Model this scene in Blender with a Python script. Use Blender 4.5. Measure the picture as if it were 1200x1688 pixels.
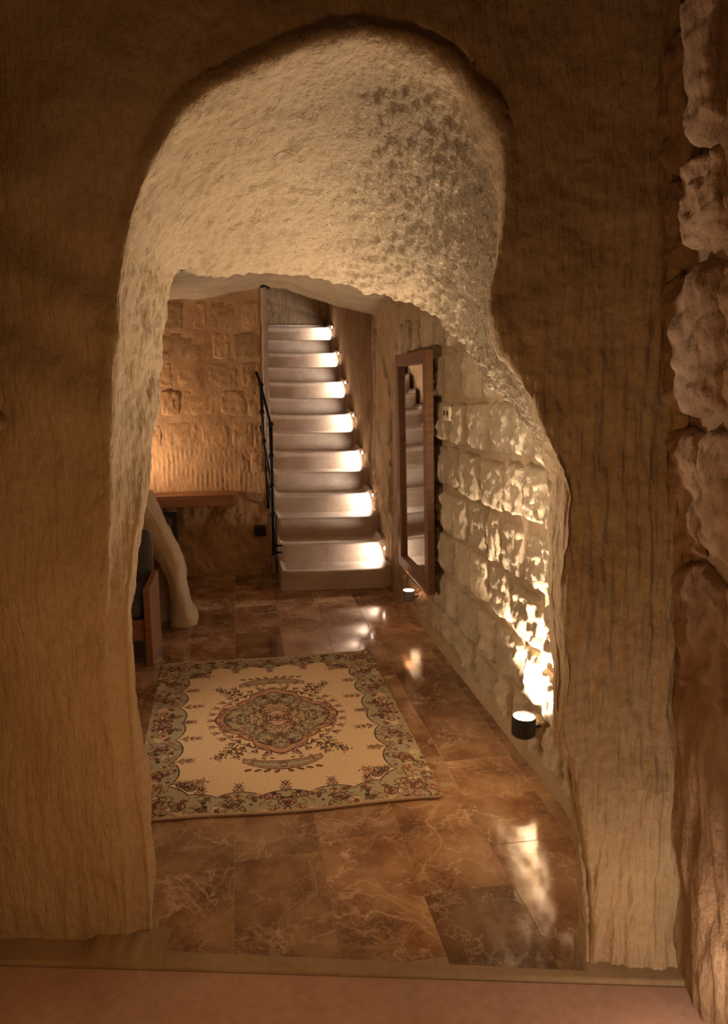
import bpy, math, random
import numpy as np
from mathutils import Vector, Matrix

for o in list(bpy.data.objects):
    bpy.data.objects.remove(o, do_unlink=True)
SC = bpy.context.scene
COL = SC.collection

# ------------------------------------------------------------------ camera
FPX, CX, CY, EYE = 1150.0, 600.0, 844.0, 1.70
PH = math.atan(204 / FPX)
TH = math.atan(211 / FPX * math.cos(PH))
CF = np.array([math.sin(TH) * math.cos(PH), math.cos(TH) * math.cos(PH), -math.sin(PH)])
CR = np.array([math.cos(TH), -math.sin(TH), 0.0])
CU = np.cross(CR, CF)
EYEP = np.array([0, 0, EYE])
HF = np.array([math.sin(TH), math.cos(TH), 0.0])       # level heading of the photographer

cam_d = bpy.data.cameras.new('camera')
cam = bpy.data.objects.new('camera', cam_d)
COL.objects.link(cam)
cam.location = (0, 0, EYE)
cam.rotation_euler = Matrix((CR, CU, -CF)).transposed().to_euler()
cam_d.sensor_fit = 'VERTICAL'
cam_d.sensor_height = 36.0
cam_d.lens = 36.0 * FPX / 1688.0
cam_d.clip_start = 0.05
SC.camera = cam

# ------------------------------------------------------------------ world, exposure
w = bpy.data.worlds.new('world')
SC.world = w
w.use_nodes = True
w.node_tree.nodes['Background'].inputs[0].default_value = (1.0, 0.55, 0.25, 1)
w.node_tree.nodes['Background'].inputs[1].default_value = 0.004
SC.view_settings.view_transform = 'Standard'
SC.view_settings.look = 'None'
SC.view_settings.exposure = 0.0
SC.view_settings.gamma = 1.0
SC.view_settings.use_curve_mapping = False

WARM = (1.0, 0.60, 0.27)
WARMW = (1.0, 0.80, 0.58)


def light(name, kind, loc, energy, color=WARM, size=0.05, aim=None, cone=None, blend=0.6, parent=None):
    d = bpy.data.lights.new(name, kind)
    d.energy = energy
    d.color = color
    d.shadow_soft_size = size
    if kind == 'SPOT':
        d.spot_size = math.radians(cone)
        d.spot_blend = blend
    o = bpy.data.objects.new(name, d)
    COL.objects.link(o)
    o.location = loc
    if aim is not None:
        v = Vector(aim) - Vector(loc)
        o.rotation_euler = v.to_track_quat('-Z', 'Y').to_euler()
    if parent:
        o.parent = parent
    return o


# unseen lamps behind the left jamb and by the desk; the others are added lights
light('passage_unseen_light', 'SPOT', (-0.62, 2.12, 0.30), 165, WARMW, 0.04, aim=(0.95, 2.30, 1.70), cone=66, blend=1.0)
light('passage_unseen_light', 'SPOT', (1.17, 2.06, 0.30), 85, WARMW, 0.03, aim=(0.45, 2.62, 2.0), cone=78, blend=1.0)  # added unseen light that rakes the right of the hood to show its pits
light('hall_fill_light', 'SPOT', (-1.45, 3.4, 0.75), 92, (1.0, 0.72, 0.45), 0.10, aim=(1.3, 3.1, 0.9), cone=95, blend=1.0)  # added unseen fill that lifts the right wall and floor of the hall
light('desk_lamp_light', 'SPOT', (-1.30, 6.02, 1.0), 72, (1.0, 0.66, 0.42), 0.06, aim=(0.1, 6.37, 1.75), cone=120, blend=0.8)
light('front_room_fill_light', 'POINT', tuple(HF[:2] * 0.72 - CR[:2] * 0.28) + (0.92,), 9.8, (1.0, 0.50, 0.165), 0.12)  # added unseen light for the front walls, no lamp stands here

# ------------------------------------------------------------------ helpers


def P(x, y, d):
    """point in direction of photo pixel (x, y) at level distance d from the eye"""
    r = CF + CR * (x - CX) / FPX + CU * (CY - y) / FPX
    return EYEP + r * (d / (r @ HF))


def atY(x, y, Y):
    r = CF + CR * (x - CX) / FPX + CU * (CY - y) / FPX
    return EYEP + r * (Y / r[1])


def hd(lat, d, z):
    """front room coordinates: lateral, forward, height"""
    return np.array([0, 0, z]) + CR * lat + HF * d


_rng = np.random.RandomState(7)
_perm = np.concatenate([_rng.permutation(256)] * 3)
_g = _rng.normal(size=(256, 3))
_g /= np.linalg.norm(_g, axis=1)[:, None]


def pn(p):
    p = np.asarray(p, float)
    i = np.floor(p).astype(int)
    f = p - i
    i &= 255
    u = f * f * f * (f * (f * 6 - 15) + 10)
    out = 0
    for dx in (0, 1):
        wx = u[..., 0] if dx else 1 - u[..., 0]
        for dy in (0, 1):
            wy = u[..., 1] if dy else 1 - u[..., 1]
            for dz in (0, 1):
                wz = u[..., 2] if dz else 1 - u[..., 2]
                h = _perm[_perm[_perm[(i[..., 0] + dx) & 255] + ((i[..., 1] + dy) & 255)] + ((i[..., 2] + dz) & 255)]
                g = _g[h]
                out = out + wx * wy * wz * (g[..., 0] * (f[..., 0] - dx) + g[..., 1] * (f[..., 1] - dy) + g[..., 2] * (f[..., 2] - dz))
    return out * 1.5


def fbm(p, o=4):
    s, a = 0, 1.0
    p = np.asarray(p, float)
    for k in range(o):
        s = s + a * pn(p * (2 ** k) + 17.3 * k)
        a *= 0.5
    return s


def catmull(C, n):
    """C (k, ...) control values -> n samples along first axis"""
    C = np.asarray(C, float)
    k = len(C)
    t = np.linspace(0, k - 1, n)
    i = np.minimum(t.astype(int), k - 2)
    f = (t - i).reshape((-1,) + (1,) * (C.ndim - 1))
    p0, p1, p2, p3 = C[np.maximum(i - 1, 0)], C[i], C[i + 1], C[np.minimum(i + 2, k - 1)]
    return 0.5 * (2 * p1 + (p2 - p0) * f + (2 * p0 - 5 * p1 + 4 * p2 - p3) * f ** 2 + (3 * p1 - p0 - 3 * p2 + p3) * f ** 3)


def lin(C, n):
    C = np.asarray(C, float)
    t = np.linspace(0, len(C) - 1, n)
    i = np.minimum(t.astype(int), len(C) - 2)
    f = (t - i).reshape((-1,) + (1,) * (C.ndim - 1))
    return C[i] * (1 - f) + C[i + 1] * f


def sm(a, b, x):
    t = np.clip((np.asarray(x, float) - a) / (b - a), 0, 1)
    return t * t * (3 - 2 * t)


def normals(G):
    n = np.cross(np.gradient(G, axis=0), np.gradient(G, axis=1))
    return n / np.maximum(np.linalg.norm(n, axis=-1, keepdims=True), 1e-9)


def link(name, me, mat, parent=None):
    o = bpy.data.objects.new(name, me)
    COL.objects.link(o)
    if mat is not None and not me.materials:
        me.materials.append(mat)
    if parent is not None:
        o.parent = parent
    return o


def raw_mesh(name, V, F, smooth=True):
    """V (n,3), F (m,4) quads, fast"""
    me = bpy.data.meshes.new(name)
    V = np.ascontiguousarray(V, dtype=np.float32)
    F = np.ascontiguousarray(F, dtype=np.int32)
    me.vertices.add(len(V))
    me.vertices.foreach_set('co', V.ravel())
    me.loops.add(F.size)
    me.loops.foreach_set('vertex_index', F.ravel())
    me.polygons.add(len(F))
    me.polygons.foreach_set('loop_start', np.arange(0, F.size, F.shape[1], dtype=np.int32))
    me.polygons.foreach_set('use_smooth', np.full(len(F), smooth))
    me.update(calc_edges=True)
    me.validate()
    return me


def grid_mesh(name, G, flip=False):
    nu, nv = G.shape[:2]
    idx = np.arange(nu * nv).reshape(nu, nv)
    q = np.stack([idx[:-1, :-1], idx[1:, :-1], idx[1:, 1:], idx[:-1, 1:]], -1).reshape(-1, 4)
    if flip:
        q = q[:, ::-1]
    return raw_mesh(name, G.reshape(-1, 3), q)


class MB:
    """collects plain shapes into one mesh"""

    def __init__(self):
        self.v, self.f = [], []

    def add(self, vs, fs):
        b = len(self.v)
        self.v += [tuple(map(float, p)) for p in vs]
        self.f += [tuple(b + i for i in q) for q in fs]
        return self

    def box(self, c, s, M=None):
        c = np.array(c, float)
        h = np.array(s, float) / 2
        vs = [c + h * np.array(k) for k in ((-1, -1, -1), (1, -1, -1), (1, 1, -1), (-1, 1, -1), (-1, -1, 1), (1, -1, 1), (1, 1, 1), (-1, 1, 1))]
        if M is not None:
            vs = [M @ Vector(p) for p in vs]
        return self.add(vs, [(0, 3, 2, 1), (4, 5, 6, 7), (0, 1, 5, 4), (1, 2, 6, 5), (2, 3, 7, 6), (3, 0, 4, 7)])

    def tube(self, pts, r, n=8, cap=True):
        pts = [Vector(p) for p in pts]
        rs = r if isinstance(r, (list, tuple)) else [r] * len(pts)
        vs, fs = [], []
        for i, p in enumerate(pts):
            t = (pts[min(i + 1, len(pts) - 1)] - pts[max(i - 1, 0)]).normalized()
            a = t.orthogonal().normalized() if abs(t.z) > 0.95 else t.cross(Vector((0, 0, 1))).normalized()
            b = t.cross(a)
            for k in range(n):
                an = 2 * math.pi * k / n
                vs.append(p + (a * math.cos(an) + b * math.sin(an)) * rs[i])
        for i in range(len(pts) - 1):
            for k in range(n):
                fs.append((i * n + k, i * n + (k + 1) % n, (i + 1) * n + (k + 1) % n, (i + 1) * n + k))
        if cap:
            fs.append(tuple(range(n - 1, -1, -1)))
            fs.append(tuple((len(pts) - 1) * n + k for k in range(n)))
        return self.add(vs, fs)

    def lathe(self, prof, n=24, c=(0, 0, 0)):
        vs, fs = [], []
        for r, z in prof:
            for k in range(n):
                an = 2 * math.pi * k / n
                vs.append((c[0] + r * math.cos(an), c[1] + r * math.sin(an), c[2] + z))
        for i in range(len(prof) - 1):
            for k in range(n):
                fs.append((i * n + k, i * n + (k + 1) % n, (i + 1) * n + (k + 1) % n, (i + 1) * n + k))
        return self.add(vs, fs)

    def prism(self, poly, y0, y1):
        """poly of (x, z) extruded along y"""
        n = len(poly)
        vs = [(x, y0, z) for x, z in poly] + [(x, y1, z) for x, z in poly]
        fs = [tuple(range(n)), tuple(range(2 * n - 1, n - 1, -1))]
        fs += [(i, (i + 1) % n + 0 if False else i + n, (i + 1) % n + n, (i + 1) % n) for i in range(n)]
        return self.add(vs, fs)

    def build(self, name, mat, parent=None, smooth=False, bevel=0, seg=2, sub=0):
        me = bpy.data.meshes.new(name)
        me.from_pydata(self.v, [], self.f)
        me.update()
        import bmesh
        bm = bmesh.new()
        bm.from_mesh(me)
        bmesh.ops.recalc_face_normals(bm, faces=bm.faces)
        bm.to_mesh(me)
        bm.free()
        if smooth:
            me.polygons.foreach_set('use_smooth', [True] * len(me.polygons))
        o = link(name, me, mat, parent)
        if bevel:
            m = o.modifiers.new('bevel', 'BEVEL')
            m.width = bevel
            m.segments = seg
            m.limit_method = 'ANGLE'
        if sub:
            m = o.modifiers.new('subdivision', 'SUBSURF')
            m.levels = sub
            m.render_levels = sub
        return o


def empty(name, loc=(0, 0, 0)):
    o = bpy.data.objects.new(name, None)
    COL.objects.link(o)
    o.location = loc
    o.empty_display_size = 0.1
    return o


def tag(o, label=None, cat=None, group=None, kind=None):
    if label:
        o['label'] = label
    if cat:
        o['category'] = cat
    if group:
        o['group'] = group
    if kind:
        o['kind'] = kind
    return o


def reparent_world(o, root):
    """children are built in world coordinates while roots stand at their own base"""
    o.parent = root
    o.matrix_parent_inverse = Matrix.Translation(root.location).inverted()
    return o


# ------------------------------------------------------------------ materials


class NT:
    def __init__(self, name):
        self.m = bpy.data.materials.new(name)
        self.m.use_nodes = True
        self.t = self.m.node_tree
        self.b = self.t.nodes['Principled BSDF']

    def n(self, typ, **kw):
        x = self.t.nodes.new(typ)
        for k, v in kw.items():
            if k.startswith('i_'):
                x.inputs[k[2:].replace('_', ' ')].default_value = v
            else:
                setattr(x, k, v)
        return x

    def l(self, a, b):
        self.t.links.new(a, b)

    def ramp(self, fac, stops):
        r = self.n('ShaderNodeValToRGB')
        e = r.color_ramp.elements
        while len(e) < len(stops):
            e.new(0.5)
        for k, (p, c) in enumerate(stops):
            e[k].position = p
            e[k].color = tuple(c) + (1,)
        self.l(fac, r.inputs[0])
        return r.outputs[0]


def mat_rock(name, tones, bump=0.5, scale=1.0, groove=0.0, rough=0.92, gscale=(45, 45, 5), mott=3.0):
    k = NT(name)
    tc = k.n('ShaderNodeTexCoord')
    n1 = k.n('ShaderNodeTexNoise', i_Scale=mott, i_Detail=6.0, i_Roughness=0.65)
    k.l(tc.outputs['Object'], n1.inputs['Vector'])
    c = k.ramp(n1.outputs[0], [(0.30, tones[0]), (0.52, tones[1]), (0.72, tones[2])])
    n2 = k.n('ShaderNodeTexNoise', i_Scale=70.0 * scale, i_Detail=5.0, i_Roughness=0.7)
    k.l(tc.outputs['Object'], n2.inputs['Vector'])
    mx = k.n('ShaderNodeMix', data_type='RGBA', blend_type='MULTIPLY')
    mx.inputs[0].default_value = 0.35
    k.l(c, mx.inputs[6])
    k.l(k.ramp(n2.outputs[0], [(0.3, (0.55, 0.5, 0.45)), (0.6, (1, 1, 1))]), mx.inputs[7])
    k.l(mx.outputs[2], k.b.inputs['Base Color'])
    k.b.inputs['Roughness'].default_value = rough
    k.b.inputs['Specular IOR Level'].default_value = 0.2
    b1 = k.n('ShaderNodeBump', i_Strength=bump, i_Distance=0.006)
    k.l(n2.outputs[0], b1.inputs['Height'])
    out = b1.outputs[0]
    if groove:
        mp = k.n('ShaderNodeMapping')
        mp.inputs['Scale'].default_value = gscale
        k.l(tc.outputs['Object'], mp.inputs[0])
        n3 = k.n('ShaderNodeTexNoise', i_Scale=1.0, i_Detail=3.0, i_Roughness=0.6, i_Distortion=0.4)
        k.l(mp.outputs[0], n3.inputs['Vector'])
        b2 = k.n('ShaderNodeBump', i_Strength=groove, i_Distance=0.012)
        k.l(n3.outputs[0], b2.inputs['Height'])
        k.l(out, b2.inputs['Normal'])
        out = b2.outputs[0]
    k.l(out, k.b.inputs['Normal'])
    return k.m


def vary(m, lo, hi):
    """each stone its own tone"""
    t = m.node_tree
    b = t.nodes['Principled BSDF']
    src = b.inputs['Base Color'].links[0].from_socket
    oi = t.nodes.new('ShaderNodeObjectInfo')
    mr = t.nodes.new('ShaderNodeMapRange')
    mr.inputs[3].default_value = lo
    mr.inputs[4].default_value = hi
    t.links.new(oi.outputs['Random'], mr.inputs[0])
    hs = t.nodes.new('ShaderNodeHueSaturation')
    t.links.new(mr.outputs[0], hs.inputs['Value'])
    t.links.new(src, hs.inputs['Color'])
    t.links.new(hs.outputs[0], b.inputs['Base Color'])


def mat_plain(name, col, rough=0.6, metal=0.0, spec=0.5, var=0.0, bump=0.0, scale=40):
    k = NT(name)
    k.b.inputs['Roughness'].default_value = rough
    k.b.inputs['Metallic'].default_value = metal
    k.b.inputs['Specular IOR Level'].default_value = spec
    tc = k.n('ShaderNodeTexCoord')
    n = k.n('ShaderNodeTexNoise', i_Scale=float(scale), i_Detail=4.0)
    k.l(tc.outputs['Object'], n.inputs['Vector'])
    c0 = tuple(x * (1 - var) for x in col)
    c1 = tuple(min(1, x * (1 + var)) for x in col)
    k.l(k.ramp(n.outputs[0], [(0.3, c0), (0.7, c1)]), k.b.inputs['Base Color'])
    if bump:
        b = k.n('ShaderNodeBump', i_Strength=bump, i_Distance=0.003)
        k.l(n.outputs[0], b.inputs['Height'])
        k.l(b.outputs[0], k.b.inputs['Normal'])
    return k.m


def mat_glow(name, col, s):
    k = NT(name)
    k.b.inputs['Base Color'].default_value = col + (1,)
    k.b.inputs['Emission Color'].default_value = col + (1,)
    k.b.inputs['Emission Strength'].default_value = s
    return k.m


def mat_wood(name, a, b, rough=0.45):
    k = NT(name)
    tc = k.n('ShaderNodeTexCoord')
    mp = k.n('ShaderNodeMapping')
    mp.inputs['Scale'].default_value = (3, 40, 40)
    k.l(tc.outputs['Object'], mp.inputs[0])
    n = k.n('ShaderNodeTexNoise', i_Scale=1.0, i_Detail=5.0, i_Roughness=0.6, i_Distortion=0.6)
    k.l(mp.outputs[0], n.inputs['Vector'])
    k.l(k.ramp(n.outputs[0], [(0.3, a), (0.65, b)]), k.b.inputs['Base Color'])
    k.b.inputs['Roughness'].default_value = rough
    bp = k.n('ShaderNodeBump', i_Strength=0.2, i_Distance=0.002)
    k.l(n.outputs[0], bp.inputs['Height'])
    k.l(bp.outputs[0], k.b.inputs['Normal'])
    return k.m


def mat_marble(name):
    k = NT(name)
    tc = k.n('ShaderNodeTexCoord')
    oi = k.n('ShaderNodeObjectInfo')
    mul = k.n('ShaderNodeMath', operation='MULTIPLY')
    mul.inputs[1].default_value = 37.0
    k.l(oi.outputs['Random'], mul.inputs[0])
    cmb = k.n('ShaderNodeCombineXYZ')
    k.l(mul.outputs[0], cmb.inputs[0])
    k.l(mul.outputs[0], cmb.inputs[2])
    add = k.n('ShaderNodeVectorMath', operation='ADD')
    k.l(tc.outputs['Object'], add.inputs[0])
    k.l(cmb.outputs[0], add.inputs[1])
    n0 = k.n('ShaderNodeTexNoise', i_Scale=4.0, i_Detail=6.0, i_Roughness=0.6)
    k.l(add.outputs[0], n0.inputs['Vector'])
    # warp the coordinates so that the veins wander
    sub = k.n('ShaderNodeVectorMath', operation='SUBTRACT')
    sub.inputs[1].default_value = (0.5, 0.5, 0.5)
    n0c = k.n('ShaderNodeTexNoise', i_Scale=5.0, i_Detail=5.0, i_Roughness=0.6)
    k.l(add.outputs[0], n0c.inputs['Vector'])
    k.l(n0c.outputs['Color'], sub.inputs[0])
    sc = k.n('ShaderNodeVectorMath', operation='SCALE')
    sc.inputs['Scale'].default_value = 0.42
    k.l(sub.outputs[0], sc.inputs[0])
    wv = k.n('ShaderNodeVectorMath', operation='ADD')
    k.l(add.outputs[0], wv.inputs[0])
    k.l(sc.outputs[0], wv.inputs[1])
    base = k.ramp(n0.outputs[0], [(0.30, (0.115, 0.054, 0.026)), (0.48, (0.25, 0.13, 0.066)), (0.68, (0.46, 0.29, 0.17))])
    cur = base
    for s, wdt, amt, c in ((3.0, 0.018, 0.7, (0.72, 0.55, 0.38)), (9.0, 0.03, 0.45, (0.52, 0.35, 0.21))):
        v = k.n('ShaderNodeTexVoronoi', feature='DISTANCE_TO_EDGE', i_Scale=s)
        k.l(wv.outputs[0], v.inputs['Vector'])
        mk = k.ramp(v.outputs[0], [(0.0, (1, 1, 1)), (wdt, (0, 0, 0))])
        nm = k.n('ShaderNodeTexNoise', i_Scale=s * 1.3, i_Detail=2.0)
        k.l(add.outputs[0], nm.inputs['Vector'])
        br = k.ramp(nm.outputs[0], [(0.36, (0, 0, 0)), (0.60, (amt, amt, amt))])
        m = k.n('ShaderNodeMath', operation='MULTIPLY')
        k.l(mk, m.inputs[0])
        k.l(br, m.inputs[1])
        mx = k.n('ShaderNodeMix', data_type='RGBA')
        k.l(m.outputs[0], mx.inputs[0])
        k.l(cur, mx.inputs[6])
        mx.inputs[7].default_value = c + (1,)
        cur = mx.outputs[2]
    for s, wdt, amt, c in ((3.0, 0.022, 0.55, (0.72, 0.55, 0.38)), (7.0, 0.03, 0.5, (0.46, 0.29, 0.165)), (14.0, 0.05, 0.45, (0.42, 0.26, 0.15))):
        v = k.n('ShaderNodeTexNoise', i_Scale=s, i_Detail=5.0, i_Roughness=0.55, i_Distortion=1.2)
        k.l(add.outputs[0], v.inputs['Vector'])
        mk = k.ramp(v.outputs[0], [(0.5 - wdt, (0, 0, 0)), (0.5, (1, 1, 1)), (0.5 + wdt, (0, 0, 0))])
        nm = k.n('ShaderNodeTexNoise', i_Scale=2.5, i_Detail=2.0)
        k.l(wv.outputs[0], nm.inputs['Vector'])
        br = k.ramp(nm.outputs[0], [(0.40, (0, 0, 0)), (0.62, (amt, amt, amt))])
        m = k.n('ShaderNodeMath', operation='MULTIPLY')
        k.l(mk, m.inputs[0])
        k.l(br, m.inputs[1])
        mx = k.n('ShaderNodeMix', data_type='RGBA')
        k.l(m.outputs[0], mx.inputs[0])
        k.l(cur, mx.inputs[6])
        mx.inputs[7].default_value = c + (1,)
        cur = mx.outputs[2]
    # tone per tile
    hv = k.n('ShaderNodeHueSaturation')
    mr = k.n('ShaderNodeMapRange')
    mr.inputs[3].default_value = 0.75
    mr.inputs[4].default_value = 1.25
    k.l(oi.outputs['Random'], mr.inputs[0])
    k.l(mr.outputs[0], hv.inputs['Value'])
    k.l(cur, hv.inputs['Color'])
    k.l(hv.outputs[0], k.b.inputs['Base Color'])
    rr = k.n('ShaderNodeMapRange')
    rr.inputs[3].default_value = 0.04
    rr.inputs[4].default_value = 0.15
    k.l(n0.outputs[0], rr.inputs[0])
    k.l(rr.outputs[0], k.b.inputs['Roughness'])
    k.b.inputs['Specular IOR Level'].default_value = 0.55
    nb = k.n('ShaderNodeTexNoise', i_Scale=9.0, i_Detail=2.0)
    k.l(add.outputs[0], nb.inputs['Vector'])
    bp = k.n('ShaderNodeBump', i_Strength=0.10, i_Distance=0.004)
    k.l(nb.outputs[0], bp.inputs['Height'])
    k.l(bp.outputs[0], k.b.inputs['Normal'])
    return k.m


TUFF = [(0.40, 0.29, 0.18), (0.50, 0.385, 0.255), (0.57, 0.455, 0.32)]
M = {}
M['portal'] = mat_rock('carved_tuff', TUFF, 0.55, 1.0, 0.35, gscale=(40, 40, 6))
M['hewn'] = mat_rock('hewn_tuff', [(0.46, 0.35, 0.225), (0.50, 0.385, 0.255), (0.54, 0.42, 0.285)], 0.6, 0.8, 0.75, gscale=(48, 48, 9))
# granular hewn relief where the vertices say the rock is rough
_t = M['hewn'].node_tree
_b = _t.nodes['Principled BSDF']
_at = _t.nodes.new('ShaderNodeAttribute')
_at.attribute_name = 'rough'
_tc = _t.nodes.new('ShaderNodeTexCoord')
_mp = _t.nodes.new('ShaderNodeMapping')
_mp.inputs['Scale'].default_value = (1.0, 1.0, 0.6)
_t.links.new(_tc.outputs['Object'], _mp.inputs[0])
_n1 = _t.nodes.new('ShaderNodeTexNoise')
_n1.inputs['Scale'].default_value = 78
_n1.inputs['Detail'].default_value = 6
_n1.inputs['Roughness'].default_value = 0.62
_n1.inputs['Distortion'].default_value = 0.1
_t.links.new(_mp.outputs[0], _n1.inputs['Vector'])
_rp = _t.nodes.new('ShaderNodeValToRGB')
_rp.color_ramp.elements[0].position = 0.30
_rp.color_ramp.elements[1].position = 0.62
_t.links.new(_n1.outputs[0], _rp.inputs[0])
_bp = _t.nodes.new('ShaderNodeBump')
_bp.inputs['Distance'].default_value = 0.015
_t.links.new(_at.outputs['Fac'], _bp.inputs['Strength'])
_t.links.new(_rp.outputs[0], _bp.inputs['Height'])
_old = _b.inputs['Normal'].links[0].from_socket
_t.links.new(_old, _bp.inputs['Normal'])
_t.links.new(_bp.outputs[0], _b.inputs['Normal'])
M['ceiling'] = mat_rock('ceiling_tuff', [(0.34, 0.27, 0.185), (0.45, 0.365, 0.26), (0.54, 0.45, 0.33)], 0.6, 1.0, 0.4, gscale=(14, 60, 60))
M['mortar'] = mat_rock('mortar', [(0.37, 0.26, 0.165), (0.45, 0.33, 0.215), (0.52, 0.40, 0.27)], 0.4, 0.8)
M['tooled'] = mat_rock('tooled_plaster', [(0.36, 0.25, 0.15), (0.46, 0.34, 0.22), (0.53, 0.41, 0.28)], 0.5, 0.9, 0.9, gscale=(30, 30, 5))
M['stone'] = mat_rock('pale_stone', [(0.42, 0.33, 0.23), (0.53, 0.43, 0.31), (0.60, 0.51, 0.39)], 0.8, 0.9, 0.5, gscale=(35, 35, 14), mott=7)
M['back_mortar'] = mat_rock('ochre_mortar', [(0.40, 0.24, 0.12), (0.48, 0.30, 0.16), (0.55, 0.36, 0.20)], 0.5, 0.8, 0.25, gscale=(60, 60, 9))
M['back_stone'] = mat_rock('ochre_stone', [(0.36, 0.20, 0.10), (0.50, 0.31, 0.16), (0.60, 0.42, 0.24)], 0.9, 0.8, 0.3, gscale=(30, 30, 30), mott=9)
M['rubble'] = mat_rock('brown_stone', [(0.32, 0.21, 0.135), (0.41, 0.28, 0.19), (0.48, 0.345, 0.245)], 1.0, 0.6, 0.7, gscale=(40, 40, 12), mott=6)  # pinkish brown stone of the front room's right wall
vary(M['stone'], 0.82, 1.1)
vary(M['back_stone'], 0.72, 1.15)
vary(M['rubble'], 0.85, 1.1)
M['plaster_step'] = mat_rock('step_concrete', [(0.46, 0.36, 0.29), (0.56, 0.46, 0.385), (0.62, 0.53, 0.46)], 0.18, 0.7, rough=0.8, mott=5)
M['upper_floor'] = mat_rock('pink_screed', [(0.40, 0.26, 0.21), (0.47, 0.315, 0.26), (0.52, 0.36, 0.30)], 0.15, 0.6, rough=0.7)
M['kerb'] = mat_rock('kerb_stone', [(0.28, 0.20, 0.13), (0.36, 0.27, 0.18), (0.42, 0.33, 0.23)], 0.2, 0.7)
M['skirting'] = mat_rock('skirting_plaster', [(0.33, 0.23, 0.14), (0.40, 0.29, 0.18), (0.45, 0.34, 0.22)], 0.3, 0.8)
M['marble'] = mat_marble('brown_marble')
M['grout'] = mat_plain('grout', (0.44, 0.31, 0.19), 0.8, var=0.1)
M['wood'] = mat_wood('oak', (0.20, 0.078, 0.032), (0.30, 0.13, 0.055))
M['frame'] = mat_wood('mirror_walnut', (0.12, 0.05, 0.022), (0.20, 0.088, 0.038), 0.4)
M['iron'] = mat_plain('black_iron', (0.012, 0.010, 0.009), 0.45, 0.6, var=0.3)
M['lampbody'] = mat_plain('lamp_metal', (0.035, 0.033, 0.035), 0.4, 0.5, var=0.1)
M['lampgrey'] = mat_plain('lamp_grey_metal', (0.22, 0.21, 0.20), 0.4, 0.5, var=0.1)
M['glass'] = mat_plain('mirror_silver', (0.86, 0.86, 0.85), 0.015, 1.0)
M['fabric'] = mat_plain('grey_fabric', (0.085, 0.075, 0.075), 0.95, 0, 0.1, 0.3, 0.5, 300)
M['dark'] = mat_plain('black_paint', (0.012, 0.010, 0.009), 0.5, var=0.2)
M['ivory'] = mat_plain('ivory_plastic', (0.60, 0.50, 0.36), 0.4, var=0.05)
M['print'] = mat_plain('grey_print', (0.18, 0.15, 0.12), 0.7, var=0.4, scale=8)
M['glow'] = mat_glow('lamp_glow', (1.0, 0.80, 0.56), 25)
M['stepglow'] = mat_glow('step_lamp_glow', (1.0, 0.82, 0.62), 30)

# ------------------------------------------------------------------ carved portal (front wall, hood, jambs)


def lat_right(z):
    return 0.85 - 0.10 * (z - 0.18)


INNER = [(258, 1760, 1.72), (253, 1572, 1.72), (243, 1400, 1.72), (226, 1250, 1.72), (215, 1100, 1.73), (212, 1000, 1.74), (224, 890, 1.78),
         (238, 800, 1.83), (247, 700, 1.93), (264, 570, 2.10), (290, 455, 2.30),
         (345, 456, 2.46), (440, 452, 2.60), (540, 458, 2.65), (612, 475, 2.60), (678, 499, 2.50), (720, 522, 2.42), (756, 562, 2.32),
         (790, 600, 2.22), (816, 624, 2.14), (850, 665, 2.03), (875, 705, 1.94), (893, 745, 1.83), (910, 825, 1.74), (907, 950, 1.70),
         (915, 1080, 1.685), (912, 1180, 1.68), (932, 1270, 1.67), (950, 1370, 1.66), (965, 1480, 1.65), (966, 1606, 1.645), (962, 1790, 1.645)]
OUTER = [(210, 1740), (205, 1565), (200, 1400), (186, 1250), (172, 1100), (170, 1000), (176, 890), (180, 800), (184, 700), (196, 540), (222, 370),
         (300, 205), (400, 140), (500, 95), (590, 72), (670, 88), (735, 125), (790, 185), (826, 270), (822, 400), (806, 510), (838, 600),
         (882, 675), (926, 795), (926, 945), (934, 1080), (932, 1180), (951, 1270), (968, 1370), (982, 1480), (984, 1606), (982, 1780)]


def dfront(lat):
    return 1.66 - 0.05 * lat


def Pfront(x, y):
    p = P(x, y, 1.66)
    for _ in range(4):
        p = P(x, y, dfront(float(p @ CR)))
    return p


I3 = np.array([P(*c) for c in INNER])
O3 = np.array([Pfront(*c) for c in OUTER])
n = len(I3)
iT0, iT1 = 10, 17
B3 = []
for i in range(n):
    o = O3[i]
    z = o[2]
    lat = float(o @ CR)
    if i < iT0:
        B3.append(hd(-1.35, dfront(-1.35), max(-0.05, 0.1 + (z - 0.1) * 1.35) if i else -0.1))
    elif i <= iT1:
        f = (i - iT0) / (iT1 - iT0)
        B3.append(hd(-1.35 + f * (lat_right(3.3) + 0.04 + 1.35), 1.66, 3.3))
    else:
        zz = 3.1 + (-0.05 - 3.1) * (i - iT1) / (n - 1 - iT1)
        zz = 0.5 * zz + 0.5 * min(z * 1.1, 3.1) if i < n - 1 else -0.1
        B3.append(hd(lat_right(zz) + 0.05, dfront(lat_right(zz)) + 0.01, zz))
B3 = np.array(B3)
dirn = (B3 - O3) / np.linalg.norm(B3 - O3, axis=1)[:, None]
O3b = O3 + dirn * np.minimum(0.06, 0.3 * np.linalg.norm(B3 - O3, axis=1))[:, None]
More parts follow.
